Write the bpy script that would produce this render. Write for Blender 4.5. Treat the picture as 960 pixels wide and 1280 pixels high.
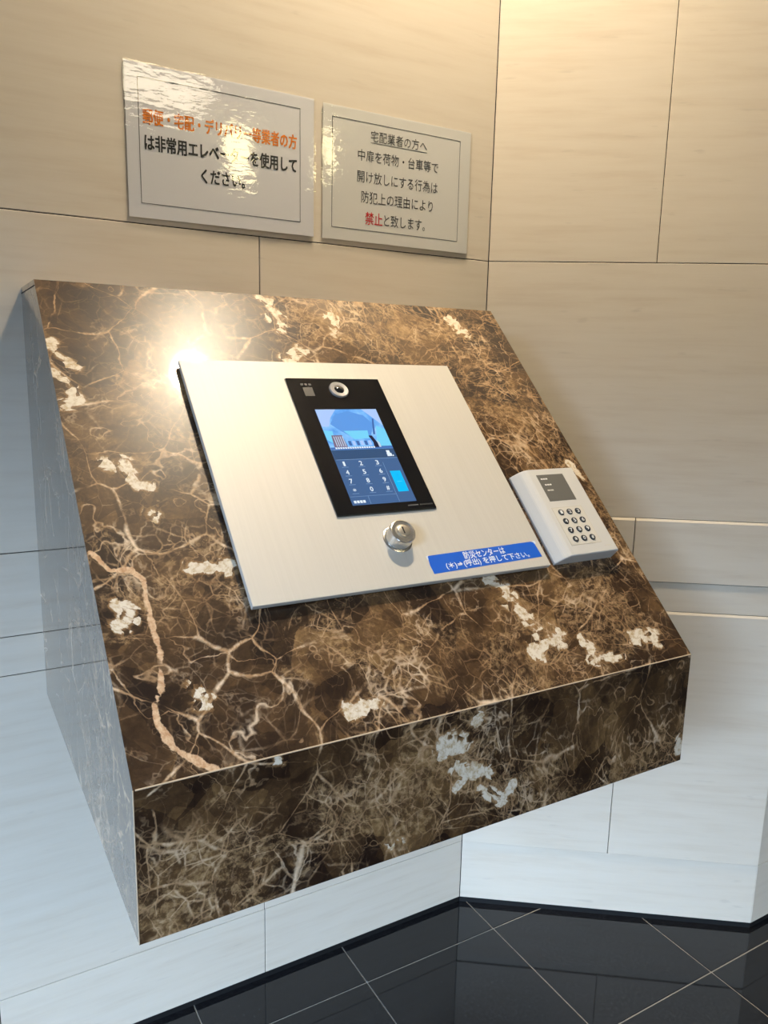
import bpy, bmesh, math, random
from mathutils import Vector, Matrix, noise as mnoise
random.seed(7)
for o in list(bpy.data.objects): bpy.data.objects.remove(o, do_unlink=True)
scene = bpy.context.scene
C = scene.collection

# ------------------------------------------------------------------ camera
yaw, pitch, roll = 0.5323, 0.1917, 0.0233
fwd = Vector((math.sin(yaw)*math.cos(pitch), math.cos(yaw)*math.cos(pitch), -math.sin(pitch)))
rgt = Vector((math.cos(yaw), -math.sin(yaw), 0))
upv = rgt.cross(fwd)
r2 = rgt*math.cos(roll) + upv*math.sin(roll)
u2 = upv*math.cos(roll) - rgt*math.sin(roll)
cam_d = bpy.data.cameras.new('camera')
cam = bpy.data.objects.new('camera', cam_d); C.objects.link(cam)
cam.matrix_world = Matrix((( r2.x, u2.x, -fwd.x, -0.9452), (r2.y, u2.y, -fwd.y, -1.2447),
                           (r2.z, u2.z, -fwd.z, 1.1750), (0, 0, 0, 1)))
cam_d.sensor_fit = 'VERTICAL'; cam_d.sensor_height = 36.0
cam_d.lens = 974.0/1280.0*36.0
cam_d.shift_x = -3.39/1280.0; cam_d.shift_y = 6.63/1280.0
cam_d.clip_start = 0.02
scene.camera = cam

# ------------------------------------------------------------------ world, light, exposure
w = bpy.data.worlds.new('world'); scene.world = w; w.use_nodes = True
bgn = w.node_tree.nodes['Background']
bgn.inputs[0].default_value = (0.62, 0.80, 1.0, 1); bgn.inputs[1].default_value = 0.25
scene.view_settings.view_transform = 'Standard'; scene.view_settings.look = 'None'
scene.view_settings.gamma = 1.0; scene.view_settings.use_curve_mapping = False
scene.view_settings.exposure = 0.15

def area(name, loc, aim, sx, sy, power, col, shape='RECTANGLE', spread=None):
    d = bpy.data.lights.new(name, 'AREA'); d.shape = shape; d.size = sx
    if shape in ('RECTANGLE', 'ELLIPSE'): d.size_y = sy
    d.energy = power; d.color = col
    if spread: d.spread = spread
    o = bpy.data.objects.new(name, d); C.objects.link(o); o.location = loc
    o.rotation_euler = (Vector(aim)-Vector(loc)).to_track_quat('-Z', 'Y').to_euler()
    return o
# daylight through the glazed entrance on the left
area('entrance_daylight_offscreen', (-5.6, -4.7, 4.1), (-0.6, -0.4, 0.3), 3.4, 3.0, 3700, (0.50, 0.70, 1.0))

# ------------------------------------------------------------------ helpers
def srgb(r, g, b):
    f = lambda c: (c/12.92 if c <= 0.04045 else ((c+0.055)/1.055)**2.4)
    return (f(r/255), f(g/255), f(b/255), 1)
def mat(name, col, rough=0.5, metal=0.0, spec=0.5, emit=None, estr=1.0, coat=0.0, crough=0.03):
    m = bpy.data.materials.new(name); m.use_nodes = True
    b = m.node_tree.nodes['Principled BSDF']
    b.inputs['Base Color'].default_value = col if len(col) == 4 else (*col, 1)
    b.inputs['Roughness'].default_value = rough; b.inputs['Metallic'].default_value = metal
    b.inputs['Specular IOR Level'].default_value = spec
    b.inputs['Coat Weight'].default_value = coat; b.inputs['Coat Roughness'].default_value = crough
    if emit:
        b.inputs['Emission Color'].default_value = emit if len(emit) == 4 else (*emit, 1)
        b.inputs['Emission Strength'].default_value = estr
    return m
class N:
    """tiny node helper"""
    def __init__(s, m): s.t = m.node_tree; s.b = s.t.nodes['Principled BSDF']
    def n(s, typ, **kw):
        o = s.t.nodes.new(typ)
        for k, v in kw.items():
            setattr(o, k, v)
        return o
    def lk(s, a, b): s.t.links.new(a, b)
    def put(s, inp, v):
        if hasattr(v, 'is_output'): s.lk(v, inp)
        else: inp.default_value = v
    def math(s, op, a, b=0.0, c=None, clamp=False):
        o = s.n('ShaderNodeMath', operation=op, use_clamp=clamp); s.put(o.inputs[0], a); s.put(o.inputs[1], b)
        if c is not None: s.put(o.inputs[2], c)
        return o.outputs[0]
    def vmath(s, op, a, b=(0, 0, 0), sc=None):
        o = s.n('ShaderNodeVectorMath', operation=op); s.put(o.inputs[0], a)
        if op != 'SCALE': s.put(o.inputs[1], b)
        else: s.put(o.inputs['Scale'], sc)
        return o.outputs[0]
    def noise(s, vec, scale, detail=3, rough=0.55, col=False):
        o = s.n('ShaderNodeTexNoise'); s.lk(vec, o.inputs['Vector']); o.inputs['Scale'].default_value = scale
        o.inputs['Detail'].default_value = detail; o.inputs['Roughness'].default_value = rough
        return o.outputs['Color' if col else 'Fac']
    def voro(s, vec, scale, feature='DISTANCE_TO_EDGE', out='Distance'):
        o = s.n('ShaderNodeTexVoronoi', feature=feature); s.lk(vec, o.inputs['Vector']); o.inputs['Scale'].default_value = scale
        return o.outputs[out]
    def ss(s, v, a, b, lo=0.0, hi=1.0):
        o = s.n('ShaderNodeMapRange', interpolation_type='SMOOTHSTEP'); s.put(o.inputs[0], v)
        s.put(o.inputs[1], a); s.put(o.inputs[2], b); s.put(o.inputs[3], lo); s.put(o.inputs[4], hi)
        return o.outputs[0]
    def mix(s, f, a, b, mode='MIX'):
        o = s.n('ShaderNodeMix', data_type='RGBA', blend_type=mode); s.put(o.inputs[0], f)
        s.put(o.inputs[6], a); s.put(o.inputs[7], b); return o.outputs[2]
    def ramp(s, f, stops):
        o = s.n('ShaderNodeValToRGB'); s.lk(f, o.inputs[0]); e = o.color_ramp.elements
        e[0].position, e[0].color = stops[0]; e[1].position, e[1].color = stops[-1]
        for p, c in stops[1:-1]:
            k = e.new(p); k.color = c
        return o.outputs[0]
    def attr(s, name): return s.n('ShaderNodeAttribute', attribute_name=name).outputs['Fac']
    def obj(s): return s.n('ShaderNodeTexCoord').outputs['Object']
    def mapping(s, vec, scale):
        o = s.n('ShaderNodeMapping'); s.lk(vec, o.inputs[0]); o.inputs['Scale'].default_value = scale; return o.outputs[0]
    def bump(s, h, strength, dist):
        o = s.n('ShaderNodeBump'); s.lk(h, o.inputs['Height']); o.inputs['Strength'].default_value = strength
        o.inputs['Distance'].default_value = dist; return o.outputs[0]

def mesh_obj(name, verts, faces, m, parent=None, smooth=False):
    me = bpy.data.meshes.new(name); me.from_pydata([tuple(v) for v in verts], [], faces)
    bm = bmesh.new(); bm.from_mesh(me); bmesh.ops.recalc_face_normals(bm, faces=bm.faces); bm.to_mesh(me); bm.free()
    if smooth:
        for p in me.polygons: p.use_smooth = True
    if m: me.materials.append(m)
    o = bpy.data.objects.new(name, me); C.objects.link(o)
    if parent: o.parent = parent
    return o
def empty(name, loc=(0, 0, 0)):
    o = bpy.data.objects.new(name, None); C.objects.link(o); o.location = loc; o.empty_display_size = 0.05
    return o
def tag(o, label, cat, group=None):
    o['label'] = label; o['category'] = cat
    if group: o['group'] = group
    return o
def struct(o): o['kind'] = 'structure'; return o
BOXF = [(0, 1, 2, 3), (4, 7, 6, 5), (0, 4, 5, 1), (1, 5, 6, 2), (2, 6, 7, 3), (3, 7, 4, 0)]
def boxv(x0, x1, y0, y1, z0, z1):
    return [(x0, y0, z0), (x1, y0, z0), (x1, y1, z0), (x0, y1, z0), (x0, y0, z1), (x1, y0, z1), (x1, y1, z1), (x0, y1, z1)]
def box(name, x0, x1, y0, y1, z0, z1, m, parent=None, f=lambda v: v):
    return mesh_obj(name, [f(Vector(v)) for v in boxv(x0, x1, y0, y1, z0, z1)], BOXF, m, parent)
def bevel_box(name, x0, x1, y0, y1, z0, z1, m, parent=None, f=lambda v: v, r=0.002, seg=2, smooth=True):
    bm = bmesh.new(); vs = [bm.verts.new(v) for v in boxv(x0, x1, y0, y1, z0, z1)]
    for fc in BOXF: bm.faces.new([vs[i] for i in fc])
    bmesh.ops.recalc_face_normals(bm, faces=bm.faces)
    bmesh.ops.bevel(bm, geom=list(bm.edges), offset=r, segments=seg, profile=0.5, affect='EDGES')
    me = bpy.data.meshes.new(name); 
    for v in bm.verts: v.co = f(v.co)
    bm.to_mesh(me); bm.free(); me.materials.append(m)
    o = bpy.data.objects.new(name, me); C.objects.link(o)
    if parent: o.parent = parent
    return o
def lathe(name, prof, m, parent=None, f=lambda v: v, n=40, smooth=True):
    """prof: list of (r, h) around +h axis, closed with caps where r == 0"""
    vs, fs = [], []
    for r, h in prof:
        for k in range(n):
            a = 2*math.pi*k/n; vs.append(f(Vector((r*math.cos(a), r*math.sin(a), h))))
    for i in range(len(prof)-1):
        for k in range(n):
            fs.append((i*n+k, i*n+(k+1) % n, (i+1)*n+(k+1) % n, (i+1)*n+k))
    fs.append(tuple(range(n-1, -1, -1))); fs.append(tuple(range((len(prof)-1)*n, len(prof)*n)))
    o = mesh_obj(name, vs, fs, m, parent)
    if smooth:
        me = o.data
        for p in me.polygons: p.use_smooth = len(p.vertices) == 4
        try: me.set_sharp_from_angle(angle=math.radians(35))
        except Exception: pass
    return o
def text(name, body, x0, x1, y0, y1, m, parent, f, bold=0.0, h0=0.0, h1=0.0, space=1.0):
    """body set into the box x0..x1, y0..y1 of a local frame, mapped by f(x, y, h)"""
    c = bpy.data.curves.new('tmp', 'FONT'); c.body = body; c.size = 1.0; c.resolution_u = 2
    c.space_character = space
    o = bpy.data.objects.new('tmp', c); C.objects.link(o)
    dg = bpy.context.evaluated_depsgraph_get(); dg.update()
    me = bpy.data.meshes.new_from_object(o.evaluated_get(dg))
    bpy.data.objects.remove(o); bpy.data.curves.remove(c)
    xs = [v.co.x for v in me.vertices]; ys = [v.co.y for v in me.vertices]
    ax, bx, ay, by = min(xs), max(xs), min(ys), max(ys)
    base = [(x0+(v.co.x-ax)/(bx-ax)*(x1-x0), y0+(v.co.y-ay)/(by-ay)*(y1-y0)) for v in me.vertices]
    fcs = [tuple(p.vertices) for p in me.polygons]; bpy.data.meshes.remove(me)
    d = bold*abs(y1-y0); vs, fs = [], []
    for q, (dx, dy) in enumerate([(0, 0)] if bold == 0 else [(0, 0), (d, d), (-d, d), (d, -d), (-d, -d)]):
        k = len(vs); vs += [f(Vector((px+dx, py+dy, q*0.00001))) for px, py in base]
        fs += [tuple(i+k for i in p) for p in fcs]
    me = bpy.data.meshes.new(name); me.from_pydata([tuple(v) for v in vs], [], fs); me.materials.append(m)
    t = bpy.data.objects.new(name, me); C.objects.link(t); t.parent = parent
    return t

# ------------------------------------------------------------------ materials
def stone_mat():
    m = mat('pale_limestone', (0.7, 0.66, 0.6), 0.42, spec=0.35); n = N(m); p = n.obj()
    st = n.noise(n.mapping(p, (5.0, 5.0, 60.0)), 1.0, 5, 0.6)
    st2 = n.noise(n.mapping(p, (9.0, 9.0, 190.0)), 1.0, 3, 0.6)
    cl = n.noise(n.mapping(p, (1.6, 1.6, 4.0)), 1.0, 3, 0.5)
    fl = n.noise(n.mapping(p, (16, 16, 90)), 1.0, 2, 0.5)
    c = n.ramp(st, [(0.30, (0.66, 0.565, 0.44, 1)), (0.5, (0.715, 0.63, 0.505, 1)), (0.72, (0.74, 0.66, 0.54, 1))])
    c = n.mix(n.ss(st2, 0.3, 0.75, 0.0, 0.3), c, (0.68, 0.605, 0.49, 1))
    c = n.mix(n.ss(cl, 0.35, 0.7, 0.0, 0.4), c, (0.73, 0.645, 0.52, 1))
    c = n.mix(n.ss(fl, 0.66, 0.80, 0.0, 0.30), c, (0.48, 0.41, 0.32, 1))
    n.lk(c, n.b.inputs['Base Color'])
    n.lk(n.bump(st2, 0.08, 0.002), n.b.inputs['Normal'])
    return m
def marble_mat(name):
    m = mat(name, (0.1, 0.06, 0.03), 0.32, spec=0.24, coat=1.0, crough=0.03); n = N(m); p = n.obj()
    tan = n.attr('tan_field'); wht = n.attr('white_field'); vn = n.attr('vein_field')
    cen = lambda sc, det, ro: n.vmath('SUBTRACT', n.noise(p, sc, det, ro, True), (0.5, 0.5, 0.5))
    p1 = n.vmath('ADD', p, n.vmath('SCALE', cen(4.5, 3, 0.5), sc=0.09))
    p2 = n.vmath('ADD', p1, n.vmath('SCALE', cen(26.0, 5, 0.6), sc=0.013))
    p3 = n.vmath('ADD', p2, n.vmath('SCALE', cen(120.0, 3, 0.6), sc=0.0025))
    pe = n.vmath('ADD', p1, n.vmath('SCALE', cen(30.0, 4, 0.6), sc=0.0085))
    dens = n.math('ADD', n.math('MULTIPLY', tan, 0.75), n.ss(n.noise(p1, 7.0, 4, 0.6), 0.44, 0.66, 0.0, 0.5))
    big = n.noise(p1, 8.0, 5, 0.6); mid = n.noise(p3, 30.0, 5, 0.62); fine = n.noise(p3, 150.0, 4, 0.7)
    # broken fragments, each of its own brown
    def cellrand(sc, ch):
        sp = n.n('ShaderNodeSeparateColor'); n.lk(n.voro(p3, sc, 'F1', 'Color'), sp.inputs[0]); return sp.outputs[ch]
    tone = n.math('ADD', n.math('MULTIPLY', big, 0.55), n.math('MULTIPLY', cellrand(15.0, 0), 0.28))
    tone = n.math('ADD', tone, n.math('MULTIPLY', n.math('SUBTRACT', cellrand(42.0, 1), 0.5), 0.16))
    tone = n.math('ADD', tone, n.math('MULTIPLY', n.math('SUBTRACT', mid, 0.5), 0.30))
    tone = n.math('ADD', tone, n.math('MULTIPLY', n.math('SUBTRACT', fine, 0.5), 0.34))
    tone = n.math('ADD', tone, n.math('MULTIPLY', dens, 0.06))
    c = n.ramp(tone, [(0.20, (0.013, 0.006, 0.004, 1)), (0.34, (0.030, 0.015, 0.007, 1)), (0.48, (0.063, 0.033, 0.014, 1)), (0.60, (0.115, 0.062, 0.024, 1)), (0.74, (0.25, 0.15, 0.062, 1))])
    # ridged filaments and fracture nets
    thick = n.noise(p, 15.0, 4, 0.65); brk = n.noise(p2, 24.0, 3, 0.6)
    def ridge(sc, wd, off):
        q = n.noise(n.vmath('ADD', p2, off), sc, 4, 0.55)
        return n.ss(n.math('ABSOLUTE', n.math('SUBTRACT', q, 0.5)), wd, 0.0)
    f1 = n.math('MULTIPLY', ridge(7.0, n.ss(thick, 0.35, 0.7, 0.002, 0.012), (3.1, 0, 0)), 0.75)
    f2 = n.math('MULTIPLY', ridge(16.0, n.ss(thick, 0.35, 0.7, 0.004, 0.018), (0, 7.7, 0)), n.ss(dens, 0.0, 0.8, 0.2, 0.7))
    f3 = n.math('MULTIPLY', ridge(34.0, 0.03, (0, 0, 5.3)), n.ss(dens, 0.2, 1.0, 0.0, 0.35))
    e1 = n.math('MULTIPLY', n.ss(n.voro(pe, 11.0), n.ss(thick, 0.36, 0.72, 0.004, 0.042), 0.0), n.ss(brk, 0.36, 0.5))
    e2 = n.math('MULTIPLY', n.ss(n.voro(pe, 25.0), n.ss(brk, 0.35, 0.7, 0.008, 0.055), 0.0), n.math('MULTIPLY', n.ss(dens, 0.0, 0.7, 0.25, 0.9), n.ss(mid, 0.38, 0.55)))
    e3 = n.math('MULTIPLY', n.ss(n.voro(pe, 50.0), 0.055, 0.0), n.math('MULTIPLY', n.ss(dens, 0.1, 0.8, 0.1, 0.85), n.ss(brk, 0.42, 0.56)))
    vc = n.ramp(n.math('ADD', n.math('MULTIPLY', thick, 0.6), n.math('MULTIPLY', fine, 0.4)), [(0.38, (0.20, 0.11, 0.05, 1)), (0.51, (0.40, 0.25, 0.13, 1)), (0.61, (0.70, 0.54, 0.37, 1))])
    for k in (f3, e3, f2, e2, f1, e1): c = n.mix(k, c, vc)
    # granular golden breccia
    gr = n.math('MULTIPLY', n.ss(n.math('ADD', mid, n.math('MULTIPLY', dens, 0.22)), 0.60, 0.72), n.ss(fine, 0.42, 0.58))
    c = n.mix(n.math('MULTIPLY', gr, 0.5), c, n.ramp(fine, [(0.4, (0.20, 0.115, 0.05, 1)), (0.65, (0.44, 0.285, 0.14, 1))]))
    # long single vein and pale calcite patches
    vv = n.math('ADD', vn, n.math('MULTIPLY', n.math('SUBTRACT', n.noise(p3, 45.0, 4, 0.6), 0.5), 3.0))
    c = n.mix(n.ss(vv, 0.15, 0.45), c, n.ramp(fine, [(0.38, (0.46, 0.26, 0.13, 1)), (0.6, (0.66, 0.46, 0.28, 1))]))
    sh = n.math('MULTIPLY', n.math('SUBTRACT', cellrand(95.0, 2), 0.5), 1.1)
    ww = n.math('ADD', n.math('ADD', wht, sh), n.math('MULTIPLY', n.math('SUBTRACT', n.noise(p3, 34.0, 5, 0.65), 0.5), 2.7))
    c = n.mix(n.ss(ww, -0.1, 0.4, 0.0, 0.6), c, (0.33, 0.185, 0.075, 1))
    c = n.mix(n.ss(ww, 0.30, 0.50), c, n.ramp(fine, [(0.36, (0.46, 0.33, 0.18, 1)), (0.54, (0.70, 0.62, 0.49, 1))]))
    n.lk(c, n.b.inputs['Base Color'])
    return m
def steel_mat():
    m = mat('brushed_steel', (0.62, 0.585, 0.52), 0.5, metal=0.12, spec=0.5); n = N(m); p = n.obj()
    g = n.noise(n.mapping(p, (420, 6, 6)), 1.0, 3, 0.6)
    n.lk(n.ramp(g, [(0.3, (0.53, 0.50, 0.44, 1)), (0.7, (0.56, 0.53, 0.468, 1))]), n.b.inputs['Base Color'])
    n.lk(n.bump(g, 0.06, 0.0006), n.b.inputs['Normal'])
    return m
def floor_mat():
    m = mat('black_granite', (0.008, 0.008, 0.009), 0.05, spec=0.5); n = N(m); p = n.obj()
    g = n.noise(p, 160.0, 3, 0.6)
    n.lk(n.ramp(g, [(0.45, (0.006, 0.006, 0.007, 1)), (0.8, (0.022, 0.022, 0.024, 1))]), n.b.inputs['Base Color'])
    return m
STONE = stone_mat(); MARBLE = marble_mat('brown_marble'); STEEL = steel_mat(); GRANITE = floor_mat()
DARK = mat('joint_dark', (0.025, 0.021, 0.017), 0.9); BLACKGAP = mat('black_gap', (0.006, 0.006, 0.006), 0.6)
GROUT = mat('grout', (0.30, 0.27, 0.22), 0.8)
PLASTER = mat('plaster', (0.72, 0.69, 0.63), 0.9)
SEAM = mat('cream_seam', (0.55, 0.42, 0.28), 0.5)
STEELSIDE = mat('steel_edge', (0.42, 0.42, 0.40), 0.35, metal=0.6)

# ------------------------------------------------------------------ room shell
TH = 0.6352; LR = 0.6263
cx, cy = LR*math.cos(TH), -LR*math.sin(TH)
Z = [0.012, 0.151, 0.701, 0.7623, 0.8904, 1.3753, 1.860, 2.345, 2.60]
def fr_back(v): return Vector((v.x, v.y, v.z))
def fr_diag(v): return Vector((v.x*math.cos(TH)+v.y*math.sin(TH), -v.x*math.sin(TH)+v.y*math.cos(TH), v.z))
def fr_right(v): return Vector((cx+v.x, cy+v.y, v.z))
def panel(parent, f, s0, s1, z0, z1, t=0.018, g=0.0008, proud=0.0):
    c = 0.0005; s0 += g; s1 -= g; z0 += g; z1 -= 0.0002 if proud else g
    ct = 0.0045 if proud else c; yt = 0.0 if proud else c; p = -proud        # proud panels have a bevelled upper ledge
    vs = [(s0, t, z0), (s1, t, z0), (s1, t, z1), (s0, t, z1),
          (s0, p+c, z0), (s1, p+c, z0), (s1, yt, z1), (s0, yt, z1),
          (s0+c, p, z0+c), (s1-c, p, z0+c), (s1-c, p, z1-ct), (s0+c, p, z1-ct)]
    fs = [(0, 1, 2, 3), (0, 4, 5, 1), (1, 5, 6, 2), (2, 6, 7, 3), (3, 7, 4, 0),
          (4, 8, 9, 5), (5, 9, 10, 6), (6, 10, 11, 7), (7, 11, 8, 4), (8, 11, 10, 9)]
    return mesh_obj('stone_panel', [f(Vector(v)) for v in vs], fs, STONE, parent)
def clad(name, f, s0, s1, joints, chamfer_rows=()):
    wl = struct(box(name, s0, s1, 0.0022, 0.12, 0.0, 2.60, DARK, None, f))
    box('base_gap', s0, s1, 0.0018, 0.010, 0.0, 0.0125, BLACKGAP, wl, f)
    for i in range(len(Z)-1):
        xs = [s0]+sorted(x for x in joints[i] if s0+0.02 < x < s1-0.02)+[s1]
        for a, b in zip(xs[:-1], xs[1:]):
            panel(wl, f, a, b, Z[i], Z[i+1], proud=0.003 if i in chamfer_rows else 0.0)
    return wl
bj = [-0.4615-0.4575*k for k in range(7)]; wide0 = [-0.915*k for k in range(1, 4)]; wide1 = [-0.4625-0.915*k for k in range(4)]
clad('wall_back', fr_back, -3.2, 0.0, [bj, wide1, wide0, wide1, wide1, wide0, wide1, wide0])
clad('wall_angled', fr_diag, 0.0, LR, [[], [0.313], [], [0.313], [], [0.312], [], [0.313]], (1, 3))
clad('wall_right', fr_right, 0.0, 2.6, [[0.6+0.9*k for k in range(3)], [0.45, 1.35, 2.2], [0.9, 1.8], [0.45, 1.35], [0.9, 1.8], [0.45, 1.35], [0.9, 1.8], [0.45, 1.35]])

fl = struct(box('floor', -3.3, 3.2, -6.2, 0.12, -0.05, -0.0012, GROUT))
tp = 0.3085; gx0, gy0 = 0.0145, -0.1045
tme = None
for i in range(-7, 5):
    for j in range(-6, 1):
        x, y = gx0+i*tp, gy0+j*tp
        if tme is None:
            t = bevel_box('tile', 0.0013, tp-0.0013, 0.0013, tp-0.0013, -0.012, 0.0, GRANITE, fl, r=0.0006, seg=1); tme = t.data
        else:
            t = bpy.data.objects.new('tile', tme); C.objects.link(t); t.parent = fl
        t.location = (x, y, 0)
rest = []
rf = []
for (x0, x1, y0, y1) in ((-3.3, gx0-7*tp, -6.2, 0.12), (gx0+5*tp, 3.2, -6.2, 0.12), (gx0-7*tp, gx0+5*tp, -6.2, gy0-6*tp)):
    k = len(rest); rest += boxv(x0, x1, y0, y1, -0.012, 0.0); rf += [tuple(q+k for q in fc) for fc in BOXF]
ext = mesh_obj('tile_field', rest, rf, GRANITE, fl); ext['kind'] = 'stuff'
struct(box('ceiling', -3.3, 3.2, -6.2, 0.12, 2.60, 2.70, PLASTER))
struct(box('wall_rear', -3.3, 3.2, -6.3, -6.2, 0, 2.6, PLASTER))
struct(box('wall_far_right', 3.1, 3.2, -6.2, -0.4, 0, 2.6, PLASTER))
wl = struct(box('wall_left', -3.30, -3.20, -1.7, 0.12, 0, 2.6, PLASTER))
wl2 = struct(box('wall_left_rear', -3.30, -3.20, -6.2, -5.0, 0, 2.6, PLASTER))
ln_ = struct(box('unseen_lintel', -3.30, -3.20, -5.0, -1.7, 2.1, 2.6, PLASTER))  # unseen lintel, added to cut the daylight off the upper walls
wn = struct(box('window_1', -3.28, -3.22, -5.0, -4.95, 0, 2.1, STEELSIDE))
for yy in (-3.9, -2.8, -1.725): box('mullion', -3.28, -3.22, yy-0.025, yy+0.025, 0, 2.1, STEELSIDE, wn)
box('transom', -3.28, -3.22, -5.0, -1.7, 2.05, 2.1, STEELSIDE, wn)

# ------------------------------------------------------------------ ceiling lamps
LAMPGLOW = mat('lamp_glow', (1, 1, 1), 0.5, emit=(1.0, 0.80, 0.52), estr=70)
TRIM = mat('white_trim', (0.8, 0.8, 0.78), 0.4)
def downlight(x, y, rad, power, label, spread=math.radians(150), col=(1.0, 0.83, 0.60)):
    e = empty('ceiling_downlight_offscreen', (x, y, 2.60)); tag(e, label, 'lamp')
    lathe('trim_ring', [(rad, 0.0), (rad+0.02, 0.0), (rad+0.018, -0.008), (rad, -0.006)], TRIM, e)
    lathe('diffuser_offscreen', [(rad, 0.0), (rad, -0.003)], LAMPGLOW, e)
    l = area('downlight_beam_offscreen', (0, 0, -0.012), (0, 0, -1), rad*2, rad*2, power, col, 'DISK', spread); l.parent = e
    return e
downlight(-0.238, -0.262, 0.055, 20, 'warm round recessed downlight in the ceiling above the marble console')
DRUM = mat('drum_glow', (1, 1, 1), 0.5, emit=(1.0, 0.86, 0.46), estr=26)
for nm_, x, y, r_, lab in (('drum', 0.79, -3.62, 0.085, 'warm drum ceiling lamp nearer the middle of the rear ceiling'), ('small_drum', 1.30, -3.40, 0.028, 'small warm drum ceiling lamp nearer the far right wall')):
    e = empty(nm_+'_lamp_offscreen', (x, y, 2.60)); tag(e, lab, 'lamp')
    lathe('mount', [(r_*0.9, 0.0), (r_*0.9, -0.02)], TRIM, e)
    lathe(nm_+'_shade_offscreen', [(r_, -0.02), (r_, -0.24), (r_*0.96, -0.25)], DRUM, e)
e = empty('ceiling_light_panel_offscreen', (0.20, -3.20, 2.60)); tag(e, 'warm square ceiling light panel in the lobby ceiling', 'lamp')
box('panel_frame', -0.29, 0.29, -0.29, 0.29, -0.012, 0.0, TRIM, e)
box('panel_diffuser_offscreen', -0.26, 0.26, -0.26, 0.26, -0.016, -0.010, mat('panel_glow', (1, 1, 1), 0.5, emit=(1.0, 0.86, 0.62), estr=15), e)

# ------------------------------------------------------------------ marble console
XL, XR, D, LE = -0.8184, -0.1029, 0.6112, 0.1474
ZT, ZF, ZB = 1.2713, 0.8123, 0.6615
T = 0.018
con = empty('marble_console', ((XL+XR)/2, 0, ZB))
tag(con, 'brown veined marble console with a sloping top mounted on the stone wall', 'console')
ORG = Vector(con.location)
prof = [(0, ZT), (-LE, ZT), (-D, ZF), (-D, ZB), (0, ZB)]
def inset(pr, t):
    n_ = len(pr); out = []
    ed = []
    for i in range(n_):
        a = Vector(pr[i]); b = Vector(pr[(i+1) % n_]); d = (b-a).normalized(); nn = Vector((-d.y, d.x))
        ed.append((a+nn*t, d))
    for i in range(n_):
        (a, d1), (b, d2) = ed[i-1], ed[i]
        den = d1.x*d2.y-d1.y*d2.x; k = ((b-a).x*d2.y-(b-a).y*d2.x)/den
        out.append(tuple(a+d1*k))
    return out
pin = inset(prof, T)
if pin[1][1] > ZT: pin = inset(prof, -T)
NS = Vector((0, -(ZT-ZF), (D-LE))).normalized(); DV = Vector((0, -(D-LE), -(ZT-ZF))).normalized()
OS = Vector((XL, -LE, ZT)); LS = ((D-LE)**2+(ZT-ZF)**2)**0.5
def S(v):                      # slope frame: x right, y down the slope, z off the slope
    return OS+Vector((v.x, 0, 0))+DV*v.y+NS*v.z

def seg_d(p, pts):
    best = 9
    for a, b in zip(pts[:-1], pts[1:]):
        ax, ay = a; bx, by = b; dx, dy = bx-ax, by-ay; q = dx*dx+dy*dy
        k = 0 if q == 0 else max(0, min(1, ((p[0]-ax)*dx+(p[1]-ay)*dy)/q))
        best = min(best, math.hypot(p[0]-ax-k*dx, p[1]-ay-k*dy))
    return best
W_SLOPE = [([(.0035, .1136), (.014, .1329), (.0267, .1495)], .010), ([(.0019, .1591), (.0165, .1777), (.0233, .2025), (.0076, .2109)], .007),
    ([(.0387, .2943), (.0534, .2973), (.0577, .3066)], .0125), ([(.0691, .3284), (.075, .33)], .008), ([(.072, .3664), (.074, .367)], .008),
    ([(.0226, .4726), (.0304, .4837), (.0172, .4948)], .008), ([(.1019, .4373), (.1373, .4418)], .008), ([(.0775, .5782), (.08, .58)], .011),
    ([(.2228, .6275), (.2454, .6218)], .011), ([(.3061, .0152), (.3135, .0606)], .014), ([(.3046, .1298), (.3248, .1107)], .011),
    ([(.3996, .0363), (.3941, .0752)], .010), ([(.6124, .0259), (.6348, .056)], .012), ([(.4589, .5064), (.4793, .5346), (.4891, .5677)], .013),
    ([(.5061, .5893), (.5184, .597)], .017), ([(.5518, .6006), (.5588, .6174)], .009), ([(.6384, .6179), (.6669, .6194)], .012), ([(.4771, .6026), (.48, .61)], .009),
    ([(.695, .33), (.705, .36)], .007), ([(.55, .63), (.60, .635)], .007)]
V_SLOPE = [[(.0037, .4076), (.0104, .418), (.0181, .4323), (.0374, .4329), (.049, .4468), (.047, .4653), (.0469, .5059), (.0493, .5281), (.0411, .5683), (.0325, .5785), (.0322, .5981), (.0414, .6232), (.0562, .638), (.0737, .6512)]]
T_SLOPE = [([(.3864, .0287), (.5669, .0689)], .12), ([(.5898, .0854), (.6214, .2676)], .10), ([(.6242, .2038), (.717, .4224)], .10), ([(.437, .6141), (.6213, .568)], .08), ([(.26, .55), (.33, .60)], .05), ([(.09, .44), (.14, .44)], .05)]
W_FRONT = [([(.3228, .0379), (.347, .039)], .012), ([(.3672, .0155), (.37, .012)], .010), ([(.3775, .0997), (.4076, .128)], .008), ([(.4237, .1052), (.4076, .128)], .008),
    ([(.2685, .1302), (.272, .133)], .010), ([(.1329, .003), (.137, .004)], .006), ([(.343, .0664), (.3877, .0828)], .010), ([(.7067, .1367), (.709, .12)], .008), ([(.345, .09), (.36, .075)], .006)]
V_FRONT = []
T_FRONT = [([(.15, .08), (.30, .09)], .05), ([(.33, .05), (.45, .12)], .06), ([(.60, .13), (.70, .12)], .05), ([(.02, .1), (.1, .12)], .05)]
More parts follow.
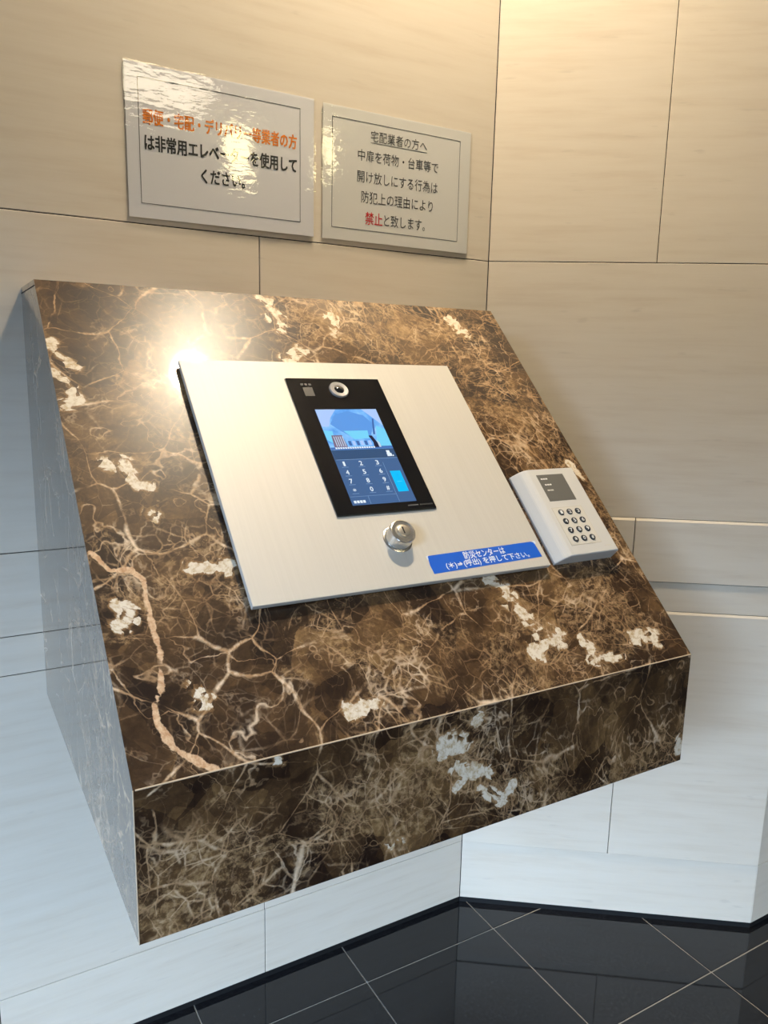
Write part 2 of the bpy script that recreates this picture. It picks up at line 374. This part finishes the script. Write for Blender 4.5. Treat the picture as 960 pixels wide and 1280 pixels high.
def slab(name, outer, inner, frame=None, size=None, fields=None, step=0.004):
    """outer/inner: four corners each; with fields the outer face is a fine grid that carries the marble fields"""
    if not frame:
        o = mesh_obj(name, [Vector(v)-ORG for v in outer+inner], BOXF if len(outer) == 4 else
                     [tuple(range(5)), tuple(range(9, 4, -1))]+[(i, i+5, (i+1) % 5+5, (i+1) % 5) for i in range(5)], MARBLE, con)
        return o
    W, H = size; nx, ny = int(W/step), int(H/step); vs = []; fs = []
    for j in range(ny+1):
        for i in range(nx+1): vs.append(frame(Vector((W*i/nx, H*j/ny, 0)))-ORG)
    ix = lambda i, j: j*(nx+1)+i
    for j in range(ny):
        for i in range(nx): fs.append((ix(i, j), ix(i+1, j), ix(i+1, j+1), ix(i, j+1)))
    k = len(vs); vs += [Vector(v)-ORG for v in inner]     # inner: TL, TR, BR, BL
    fs.append((k, k+1, k+2, k+3))
    fs.append(tuple(ix(i, 0) for i in range(nx+1))+(k+1, k)); fs.append(tuple(ix(nx, j) for j in range(ny+1))+(k+2, k+1))
    fs.append(tuple(ix(i, ny) for i in range(nx, -1, -1))+(k+3, k+2)); fs.append(tuple(ix(0, j) for j in range(ny, -1, -1))+(k, k+3))
    o = mesh_obj(name, vs, fs, MARBLE, con); me = o.data
    wl_, vl_, tl_ = fields
    wa = [0.0]*len(vs); va = [0.0]*len(vs); ta = [0.0]*len(vs)
    for j in range(ny+1):
        for i in range(nx+1):
            p = (W*i/nx, H*j/ny); q = ix(i, j)
            wa[q] = max(max(-1.0, 1-seg_d(p, a)/(r*1.15)) for a, r in wl_)
            va[q] = max([max(-1.0, 1-seg_d(p, a)/0.0042) for a in vl_]+[-1.0])
            ta[q] = max(math.exp(-(seg_d(p, a)/r)**2) for a, r in tl_)
    for q in range(k, len(vs)): wa[q] = va[q] = -1.0
    for nm, arr in (('white_field', wa), ('vein_field', va), ('tan_field', ta)):
        a = me.attributes.new(nm, 'FLOAT', 'POINT'); a.data.foreach_set('value', arr)
    return o
def P3(x, yz): return (x, yz[0], yz[1])
xi0, xi1 = XL+T, XR-T
def flat_fields(o):
    n_ = len(o.data.vertices)
    for nm, v in (('white_field', -1.0), ('vein_field', -1.0), ('tan_field', 0.05)):
        a = o.data.attributes.new(nm, 'FLOAT', 'POINT'); a.data.foreach_set('value', [v]*n_)
slab('sloping_slab', None, [P3(xi0, pin[1]), P3(xi1, pin[1]), P3(xi1, pin[2]), P3(xi0, pin[2])], S, (XR-XL, LS), (W_SLOPE, V_SLOPE, T_SLOPE))
slab('front_slab', None, [P3(xi0, pin[2]), P3(xi1, pin[2]), P3(xi1, pin[3]), P3(xi0, pin[3])],
     lambda v: Vector((XL+v.x, -D, ZF-v.y)), (XR-XL, ZF-ZB), (W_FRONT, V_FRONT, T_FRONT))
for i, nm in ((0, 'top_slab'), (3, 'bottom_slab')):
    j = (i+1) % 5
    flat_fields(slab(nm, [P3(XL, prof[i]), P3(XR, prof[i]), P3(XR, prof[j]), P3(XL, prof[j])], [P3(xi0, pin[i]), P3(xi1, pin[i]), P3(xi1, pin[j]), P3(xi0, pin[j])]))
for x, x2 in ((XL, xi0), (XR, xi1)):
    flat_fields(slab('side_slab', [P3(x, q) for q in prof], [P3(x2, q) for q in pin]))
def strip(name, a, b, r, m, parent, org):
    a, b = Vector(a), Vector(b); d = (b-a).normalized(); u = d.orthogonal().normalized(); w_ = d.cross(u); vs = []
    for p in (a, b):
        for k in range(6):
            t_ = math.pi/3*k; vs.append(p+u*math.cos(t_)*r+w_*math.sin(t_)*r-org)
    return mesh_obj(name, vs, [tuple(range(6)), tuple(range(11, 5, -1))]+[(k, (k+1) % 6, (k+1) % 6+6, k+6) for k in range(6)], m, parent)
strip('edge_seam', (XL+.002, -D, ZF), (XR, -D, ZF), 0.0008, SEAM, con, ORG)
strip('edge_seam', (XL, -D, ZF), (XL, -D, ZB+.001), 0.0006, SEAM, con, ORG)
strip('top_joint', (XL, -0.002, ZT-0.0075), (XL, -LE-0.004, ZT-0.0075), 0.0007, DARK, con, ORG)

# ------------------------------------------------------------------ steel plate on the slope
def SL(org): return lambda v: S(v)-org
o0 = S(Vector((0.35, 0.5, 0.0)))
plate = empty('steel_plate', o0); tag(plate, 'large rectangular brushed steel plate on the sloping marble top', 'panel'); f = SL(o0)
bevel_box('plate', 0.1476, 0.5540, 0.1444, 0.4998, 0.0040, 0.0110, STEEL, plate, f, r=0.0008, seg=2)
box('backing', 0.1500, 0.5516, 0.1470, 0.4972, -0.001, 0.0045, mat('plate_backing', (0.03, 0.03, 0.03), 0.5), plate, f)

# ------------------------------------------------------------------ intercom
BLK = mat('black_glass', (0.006, 0.006, 0.007), 0.12, spec=0.45)
GREY = mat('lens_ring', (0.34, 0.33, 0.33), 0.35, metal=0.4); LENS = mat('lens_glass', (0.01, 0.01, 0.012), 0.05, coat=1.0)
def em(name, c, s=1.0): return mat(name, (0.0, 0.0, 0.0), 0.15, spec=0.3, emit=srgb(*c), estr=s)
o0 = S(Vector((0.35, 0.398, 0.011)))
ic = empty('video_intercom', o0); tag(ic, 'black video intercom with a lit blue touch screen set in the steel plate', 'intercom'); f = SL(o0)
bevel_box('body', 0.2806, 0.4200, 0.1768, 0.3985, 0.0090, 0.0140, BLK, ic, f, r=0.0008, seg=2)
box('bezel_edge', 0.2799, 0.4207, 0.1761, 0.3992, 0.0090, 0.0118, mat('bezel_edge', (0.25, 0.25, 0.24), 0.35, metal=0.7), ic, f)
lx, ly = 0.3513, 0.1985
ln = lathe('camera_lens', [(0.0138, 0.0), (0.0138, 0.0018), (0.0125, 0.0030), (0.0072, 0.0026), (0.0066, 0.0015)], GREY, ic, lambda v: S(Vector((lx+v.x, ly+v.y, 0.0136+v.z)))-o0)
lathe('glass', [(0.0068, 0.0), (0.0066, 0.0022), (0.0045, 0.0034), (0.0015, 0.0039)], LENS, ln, lambda v: S(Vector((lx+v.x, ly+v.y, 0.0142+v.z)))-o0)
SENS = mat('sensor_window', (0.035, 0.032, 0.032), 0.3)
box('sensor_window', 0.2995, 0.3135, 0.1935, 0.2090, 0.0138, 0.01425, SENS, ic, f)
for k in range(3): box('sensor_slot', 0.2985+0.0056*k, 0.3025+0.0056*k, 0.1868, 0.1905, 0.0138, 0.01425, SENS, ic, f)
hs = 0.0140
scr = box('screen', 0.3046, 0.3950, 0.2327, 0.3861, hs-0.001, hs+0.0003, em('screen_slate', (72, 104, 150), 0.9), ic, f)
def flat(name, pts, h, m, parent):
    vs = [f(Vector((x, y, hs+h))) for x, y in pts]+[f(Vector((x, y, hs+h-0.00008))) for x, y in pts]
    n_ = len(pts)
    return mesh_obj(name, vs, [tuple(range(n_)), tuple(range(2*n_-1, n_-1, -1))]+[(i, (i+1) % n_, (i+1) % n_+n_, i+n_) for i in range(n_)], m, parent)
def rect(a, b, c, d): return [(a, c), (b, c), (b, d), (a, d)]
def pic_mat():
    m = em('picture_sky', (120, 180, 240)); n = N(m); p = n.obj()
    g = n.noise(n.mapping(p, (45, 45, 45)), 1.0, 3, 0.55)
    n.lk(n.ramp(g, [(0.35, srgb(84, 150, 226)), (0.52, srgb(120, 182, 244)), (0.68, srgb(158, 205, 250))]), n.b.inputs['Emission Color']); return m
flat('picture', rect(.3049, .3948, .2329, .3008), .0004, pic_mat(), scr)
SKY1 = em('picture_pale', (168, 196, 244)); SKY2 = em('picture_cyan', (116, 205, 240)); SKY3 = em('picture_blue', (92, 150, 222))
flat('picture_shape', [(.3049, .2329), (.334, .2329), (.322, .247), (.315, .262), (.3049, .262)], .0005, SKY1, scr)
flat('picture_shape', [(.372, .2329), (.3948, .2329), (.3948, .262), (.384, .248)], .0005, SKY1, scr)
flat('picture_shape', [(.318, .258), (.329, .243), (.350, .236), (.371, .244), (.381, .259), (.369, .281), (.345, .283), (.327, .268)], .0006, SKY3, scr)
flat('picture_shape', [(.333, .270), (.368, .270), (.366, .283), (.344, .284)], .0007, SKY2, scr)
flat('picture_shape', [(.384, .262), (.3948, .268), (.3948, .2965), (.372, .2965), (.378, .280)], .0006, SKY2, scr)
flat('picture_shape', [(.3049, .268), (.317, .270), (.315, .292), (.3049, .284)], .0006, SKY2, scr)
BLD = em('picture_building', (120, 104, 130)); BLD2 = em('picture_building_light', (188, 205, 226)); FIG = em('picture_dark', (38, 38, 62)); DKB = em('picture_deep', (66, 104, 168))
flat('picture_shape', [(.313, .277), (.328, .277), (.330, .2965), (.311, .2965)], .0008, BLD, scr)
for k in range(5): flat('picture_bar', rect(.3150+.003*k, .3162+.003*k, .279, .2955), .0009, BLD2, scr)
for k in range(6): flat('picture_bar', rect(.333+.0058*k, .3372+.0058*k, .287, .2945), .0008, SKY1 if k % 2 else DKB, scr)
flat('picture_shape', [(.366, .279), (.371, .279), (.375, .291), (.375, .2985), (.368, .2985), (.369, .290)], .0010, FIG, scr)
flat('picture_shape', [(.375, .2865), (.3782, .2915), (.378, .2985), (.3752, .2985)], .0011, BLD2, scr)
flat('picture_shape', [(.382, .250), (.3845, .250), (.377, .277), (.374, .277)], .0008, DKB, scr)
flat('picture_shape', rect(.3049, .3948, .2966, .3008), .0007, em('picture_band', (70, 112, 178)), scr)
WHT = em('screen_white', (225, 236, 245)); SOFT = em('screen_soft', (120, 150, 190)); 
for k in range(17): flat('caption_mark', rect(.3115+.0034*k, .3140+.0034*k, .2972, .2996), .0012, WHT, scr)
flat('status_band', rect(.3049, .3948, .3009, .3160), .0004, em('screen_dark', (58, 86, 124), 0.9), scr)
flat('divider', rect(.3060, .3945, .3163, .3169), .0008, SOFT, scr)
flat('divider', rect(.3700, .3705, .3232, .3850), .0008, SOFT, scr); flat('divider', rect(.3294, .3299, .3740, .3858), .0008, SOFT, scr)
flat('divider', rect(.3055, .3700, .3735, .3739), .0008, SOFT, scr)
keys = ['1', '2', '3', '4', '5', '6', '7', '8', '9', '*', '0', '#']
fm = lambda h: (lambda v: f(Vector((v.x, v.y, hs+h+v.z))))
for q, ch in enumerate(keys):
    kx = .3148+.0236*(q % 3); ky = .3232+.0136*(q//3)
    hh = .0034 if ch != '*' else .0022; ww = .0021 if ch != '1' else .0013
    text('key_digit', ch, kx-ww, kx+ww, ky+hh, ky-hh, WHT, scr, fm(.0010), bold=0.015)
    flat('key_caption', rect(kx-.0045, kx+.0045, ky+.0050, ky+.0056), .0008, SOFT, scr)
flat('call_button', rect(.3748, .3900, .3378, .3706), .0008, em('cyan_button', (12, 182, 242), 1.05), scr)
flat('call_mark', rect(.3790, .3860, .3545, .3553), .0010, em('cyan_soft', (80, 205, 248)), scr)
flat('icon', [(.382, .3045), (.3868, .3045), (.3868, .3090), (.3885, .3090), (.3885, .3140), (.3815, .3140), (.3815, .3090), (.382, .3090)], .0010, WHT, scr)
flat('icon', rect(.3892, .3908, .3120, .3142), .0010, WHT, scr)
for k in range(4): flat('footer_mark', rect(.3075+.0042*k, .3108+.0042*k, .3798, .3836), .0010, WHT, scr)
GM = mat('grey_marking', (0.10, 0.10, 0.10), 0.4)
flat('brand_mark', rect(.3800, .3950, .3912, .3930), .0003, GM, ic); flat('brand_mark', rect(.3975, .4165, .3910, .3932), .0003, mat('dark_marking', (0.04, 0.04, 0.04), 0.3), ic)

# ------------------------------------------------------------------ key lock
lk = (0.3478, 0.4370); o0 = S(Vector((lk[0], lk[1], 0.011)))
CHR = mat('lock_chrome', (0.62, 0.60, 0.56), 0.22, metal=0.9); CHR2 = mat('lock_face', (0.60, 0.56, 0.48), 0.3, metal=0.8)
kl = empty('key_lock', o0); tag(kl, 'round chrome key lock on the steel plate below the intercom', 'lock')
fk = lambda v: S(Vector((lk[0]+v.x, lk[1]+v.y, 0.0105+v.z)))-o0
lathe('flange', [(0.0190, 0), (0.0190, 0.0010), (0.0178, 0.0016), (0.0165, 0.0018)], CHR, kl, fk)
lathe('barrel', [(0.0166, 0.0), (0.0166, 0.0165), (0.0159, 0.0180), (0.0145, 0.0184), (0.0140, 0.0176)], CHR, kl, fk)
fc = lathe('face', [(0.0142, 0.0), (0.0142, 0.0172), (0.0080, 0.0178), (0.0078, 0.0190), (0.0070, 0.0194)], CHR2, kl, fk)
box('keyhole', -0.0009, 0.0009, -0.0048, 0.0044, 0.0190, 0.0196, BLACKGAP, fc, fk)

# ------------------------------------------------------------------ blue label
BLUE = mat('blue_tape', srgb(28, 92, 196), 0.35); WHP = mat('white_print', (0.8, 0.82, 0.85), 0.45)
o0 = S(Vector((0.46, 0.49, 0.011)))
lb = empty('blue_label', o0); tag(lb, 'blue tape label with two lines of white writing on the steel plate', 'label')
def LBL(v):                     # local: x along label, y down, slightly turned
    a = -0.012; x, y = v.x-0.377, v.y-0.4655
    return S(Vector((0.377+x*math.cos(a)-y*math.sin(a), 0.4655+x*math.sin(a)+y*math.cos(a), v.z)))-o0
pts = [(.3782, .4660), (.3800, .4650), (.5400, .4642), (.5436, .4655), (.5450, .4690), (.5462, .4880), (.3770, .4902), (.3762, .4780)]
n_ = len(pts)
mesh_obj('tape', [LBL(Vector((x, y, .0113))) for x, y in pts]+[LBL(Vector((x, y, .0108))) for x, y in pts],
         [tuple(range(n_)), tuple(range(2*n_-1, n_-1, -1))]+[(i, (i+1) % n_, (i+1) % n_+n_, i+n_) for i in range(n_)], BLUE, lb)
text('text_line', '防災センターは', .4290, .4925, .4765, .4660, WHP, lb, lambda v: LBL(Vector((v.x, v.y, .01145+v.z))), bold=0.012)
text('text_line', '(＊)⇒(呼出) を押して下さい。', .3975, .5270, .4878, .4772, WHP, lb, lambda v: LBL(Vector((v.x, v.y, .01145+v.z))), bold=0.012)
CLR = mat('clear_corner', (0.62, 0.70, 0.80), 0.2)
for a, b in (((.3758, .4652), (.3795, .4646)), ((.5430, .4636), (.5475, .4638))):
    mesh_obj('tape_corner', [LBL(Vector((a[0], a[1], .0112))), LBL(Vector((b[0], b[1], .0112))), LBL(Vector((b[0], b[1]+.004, .0112))), LBL(Vector((a[0], a[1]+.006, .0112)))], [(0, 1, 2, 3)], CLR, lb)

# ------------------------------------------------------------------ keypad reader
IV = mat('ivory_plastic', (0.56, 0.545, 0.51), 0.4); IV2 = mat('ivory_plate', (0.58, 0.55, 0.48), 0.45)
kx0, kx1, ky0, ky1 = 0.5685, 0.6725, 0.3525, 0.4955
o0 = S(Vector(((kx0+kx1)/2, ky1, 0)))
kp = empty('keypad_reader', o0); tag(kp, 'white plastic keypad reader with a dark display beside the steel plate', 'keypad'); f2 = SL(o0)
pr = [(0, -0.001), (0, .0035), (.0022, .0065), (.0085, .0135), (.0105, .0152), (.0150, .0180), (.0195, .0196), (.0240, .0200), (.1025, .0200), (.1040, .0188), (.1040, -0.001)]
vs = []
for y, ins in ((ky0, .0012), (ky0+.0012, 0), (ky1-.0012, 0), (ky1, .0012)):
    for x, h in pr: vs.append(f2(Vector((kx0+x, y, h-ins if h > .002 else h))))
m_ = len(pr); fs = [tuple(range(m_)), tuple(range(4*m_-1, 3*m_-1, -1))]
for s in range(3):
    for i in range(m_): fs.append((s*m_+i, s*m_+(i+1) % m_, (s+1)*m_+(i+1) % m_, (s+1)*m_+i))
mesh_obj('housing', vs, fs, IV, kp)
box('base_seam', kx0+.003, kx1-.002, ky0+.003, ky1-.003, -0.001, .0012, BLACKGAP, kp, f2)
LCD = mat('display_grey', (0.13, 0.125, 0.11), 0.3)
ds = box('display', .5990, .6475, .3633, .4085, .0190, .0203, LCD, kp, f2)
WM = mat('white_marking', (0.75, 0.74, 0.70), 0.5)
for a, y, wd in ((.6035, .3695, .0034), (.6055, .3795, .0034), (.6050, .3890, .0050)):
    for k in range(3 if wd < .004 else 2): box('display_mark', a+k*(wd+.0008), a+k*(wd+.0008)+wd, y, y+.0022, .0202, .0205, WM if y < .385 else IV2, ds, f2)
kpl = box('key_plate', .5955, .6485, .4200, .4800, .0192, .0203, IV2, kp, f2)
SEAMG = mat('seam_grey', (0.50, 0.46, 0.38), 0.6)
for a in (rect(.5948, .6492, .4193, .4200), rect(.5948, .6492, .4800, .4807), rect(.5948, .5955, .4200, .4800), rect(.6485, .6492, .4200, .4800)):
    xs = [p[0] for p in a]; ys = [p[1] for p in a]
    box('key_plate_seam', min(xs), max(xs), min(ys), max(ys), .0192, .02015, SEAMG, kp, f2)
KD = mat('key_dark', (0.025, 0.028, 0.032), 0.35); KW = mat('key_mark', (0.72, 0.72, 0.70), 0.5)
kchars = ['1', '2', '3', '4', '5', '6', '7', '8', '9', '*', '0', '#']
for q in range(12):
    x = .6072+.0152*(q % 3); y = .4279+.01455*(q//3)
    k = lathe('key', [(.0047, 0), (.0047, .0010), (.0042, .0016), (.0030, .0014)], KD, kp, lambda v: f2(Vector((x+v.x, y+v.y, .0200+v.z))), n=20)
    text('key_mark', kchars[q], x-.0019, x+.0019, y+.0026, y-.0026, KW, k, lambda v: f2(Vector((v.x, v.y, .02155+v.z))), bold=0.03)
box('embossed_mark', .652, .664, .4855, .4868, .0198, .0202, IV2, kp, f2)

# ------------------------------------------------------------------ laminated notices
def film_mat():
    m = bpy.data.materials.new('laminate_film'); m.use_nodes = True; t = m.node_tree
    for q in list(t.nodes): t.nodes.remove(q)
    out = t.nodes.new('ShaderNodeOutputMaterial'); mx = t.nodes.new('ShaderNodeMixShader'); tr = t.nodes.new('ShaderNodeBsdfTransparent')
    gl = t.nodes.new('ShaderNodeBsdfGlossy'); gl.inputs['Roughness'].default_value = 0.04
    fr = t.nodes.new('ShaderNodeLayerWeight'); fr.inputs['Blend'].default_value = 0.5
    p5 = t.nodes.new('ShaderNodeMath'); p5.operation = 'POWER'; p5.inputs[1].default_value = 5.0
    ma = t.nodes.new('ShaderNodeMath'); ma.operation = 'MULTIPLY_ADD'; ma.inputs[1].default_value = 0.95; ma.inputs[2].default_value = 0.045
    tc = t.nodes.new('ShaderNodeTexCoord'); mp = t.nodes.new('ShaderNodeMapping'); mp.inputs['Scale'].default_value = (45, 45, 120)
    nz = t.nodes.new('ShaderNodeTexNoise'); nz.inputs['Scale'].default_value = 1.0; nz.inputs['Detail'].default_value = 2.5
    bp = t.nodes.new('ShaderNodeBump'); bp.inputs['Strength'].default_value = 0.35; bp.inputs['Distance'].default_value = 0.0006
    L_ = t.links.new
    L_(tc.outputs['Object'], mp.inputs[0]); L_(mp.outputs[0], nz.inputs['Vector']); L_(nz.outputs['Fac'], bp.inputs['Height'])
    L_(bp.outputs[0], gl.inputs['Normal']); L_(bp.outputs[0], fr.inputs['Normal'])
    L_(fr.outputs['Facing'], p5.inputs[0]); L_(p5.outputs[0], ma.inputs[0]); L_(ma.outputs[0], mx.inputs[0]); L_(tr.outputs[0], mx.inputs[1]); L_(gl.outputs[0], mx.inputs[2]); L_(mx.outputs[0], out.inputs[0])
    tr.inputs[0].default_value = (0.985, 0.98, 0.965, 1)
    return m
FILM = film_mat()
def sheet(name, a, b, zl, zh, y0, y1, m, parent, org, bul, nx=24, nz=16, front=False):
    vs, fs = [], []
    for y in (y0, y1):
        for j in range(nz+1):
            for i in range(nx+1):
                x = a+(b-a)*i/nx; z = zl+(zh-zl)*j/nz
                vs.append(Vector((x, -y-bul(x, z), z))-org)
    k = (nx+1)*(nz+1); ix = lambda i, j: j*(nx+1)+i
    for j in range(nz):
        for i in range(nx):
            q = (ix(i, j), ix(i+1, j), ix(i+1, j+1), ix(i, j+1)); fs.append(q); fs.append(tuple(v+k for v in reversed(q)))
    rim = [ix(i, 0) for i in range(nx+1)]+[ix(nx, j) for j in range(1, nz+1)]+[ix(i, nz) for i in range(nx-1, -1, -1)]+[ix(0, j) for j in range(nz-1, 0, -1)]
    for p, q in zip(rim, rim[1:]+rim[:1]): fs.append((p, q, q+k, p+k))
    if front:          # a single clear layer over the print
        vs = vs[k:]; fs = [tuple(v-k for v in q) for q in fs if min(q) >= k]
    return mesh_obj(name, vs, fs, m, parent, front)
def notice(label, x0, z1, w_, h_, fr, lines, paper, linecol, tw):
    org = Vector((x0+w_/2, 0, z1-h_)); e = empty('notice', org); tag(e, label, 'notice', 'laminated notices on the stone wall')
    bul = lambda x, z: tw*((x-x0)/w_)*(1-(z-z1+h_)/h_)*(0.5+0.5*math.sin(math.pi*(x-x0)/w_))
    a, b, zl, zh = x0, x0+w_, z1-h_, z1
    sheet('paper', a+.002, b-.0032, zl+.003, zh-.002, .0010, .0016, paper, e, org, bul)
    sheet('laminate_film', a, b, zl, zh, .0004, .0026, FILM, e, org, bul, front=True)
    fn = lambda v: Vector((v.x, -.0019-v.z-bul(v.x, v.y), v.y))-org
    fx0, fx1, fz0, fz1 = fr; t_ = .0009
    for q in ((fx0, fx1, fz1-t_, fz1), (fx0, fx1, fz0, fz0+t_), (fx0, fx0+t_, fz0, fz1), (fx1-t_, fx1, fz0, fz1)):
        sheet('border_line', q[0], q[1], q[2], q[3], .00155, .0019, linecol, e, org, bul, 12, 6)
    for (s, q0, q1, y0, y1, m, bold, und) in lines:
        text('text_line', s, q0, q1, y0, y1, m, e, fn, bold=bold)
        if und: sheet('underline', q0, q1, y0-.0022, y0-.0014, .00155, .0019, m, e, org, bul, 8, 1)
    return e
INK = mat('black_ink', (0.012, 0.012, 0.012), 0.5); ORA = mat('orange_ink', srgb(244, 136, 4), 0.5); GINK = mat('grey_ink', (0.055, 0.052, 0.048), 0.5)
RED = mat('red_ink', srgb(214, 40, 48), 0.5); LINE = mat('line_ink', (0.12, 0.12, 0.12), 0.5)
PAP1 = mat('white_paper', (0.86, 0.85, 0.87), 0.5); PAP2 = mat('ivory_paper', (0.85, 0.83, 0.78), 0.5)
notice('white laminated notice with bold orange and black writing on the stone wall', -0.6680, 1.5977, 0.3036, 0.2170, (-.6480, -.3918, 1.4040, 1.5776),
       [('郵便・宅配・デリバリー等業者の方', -.6415, -.3984, 1.5148, 1.5362, ORA, .022, False),
        ('は非常用エレベーターを使用して', -.6400, -.3985, 1.4790, 1.5008, INK, .022, False),
        ('ください。', -.5563, -.4870, 1.4440, 1.4640, INK, .018, False)], PAP1, LINE, 0.0025)
notice('ivory laminated notice with thin grey writing and two red characters', -0.3535, 1.5960, 0.3028, 0.2150, (-.3344, -.0768, 1.4033, 1.5766),
       [('宅配業者の方へ', -.2617, -.1484, 1.5480, 1.5656, GINK, 0, True),
        ('中扉を荷物・台車等で', -.2857, -.1232, 1.5148, 1.5334, GINK, 0, False),
        ('開け放しにする行為は', -.2866, -.1235, 1.4806, 1.4998, GINK, 0, False),
        ('防犯上の理由により', -.2783, -.1326, 1.4482, 1.4676, GINK, 0, False),
        ('禁止', -.2699, -.2363, 1.4136, 1.4342, RED, .008, False),
        ('と致します。', -.2330, -.1484, 1.4140, 1.4340, GINK, 0, False)], PAP2, LINE, 0.002)
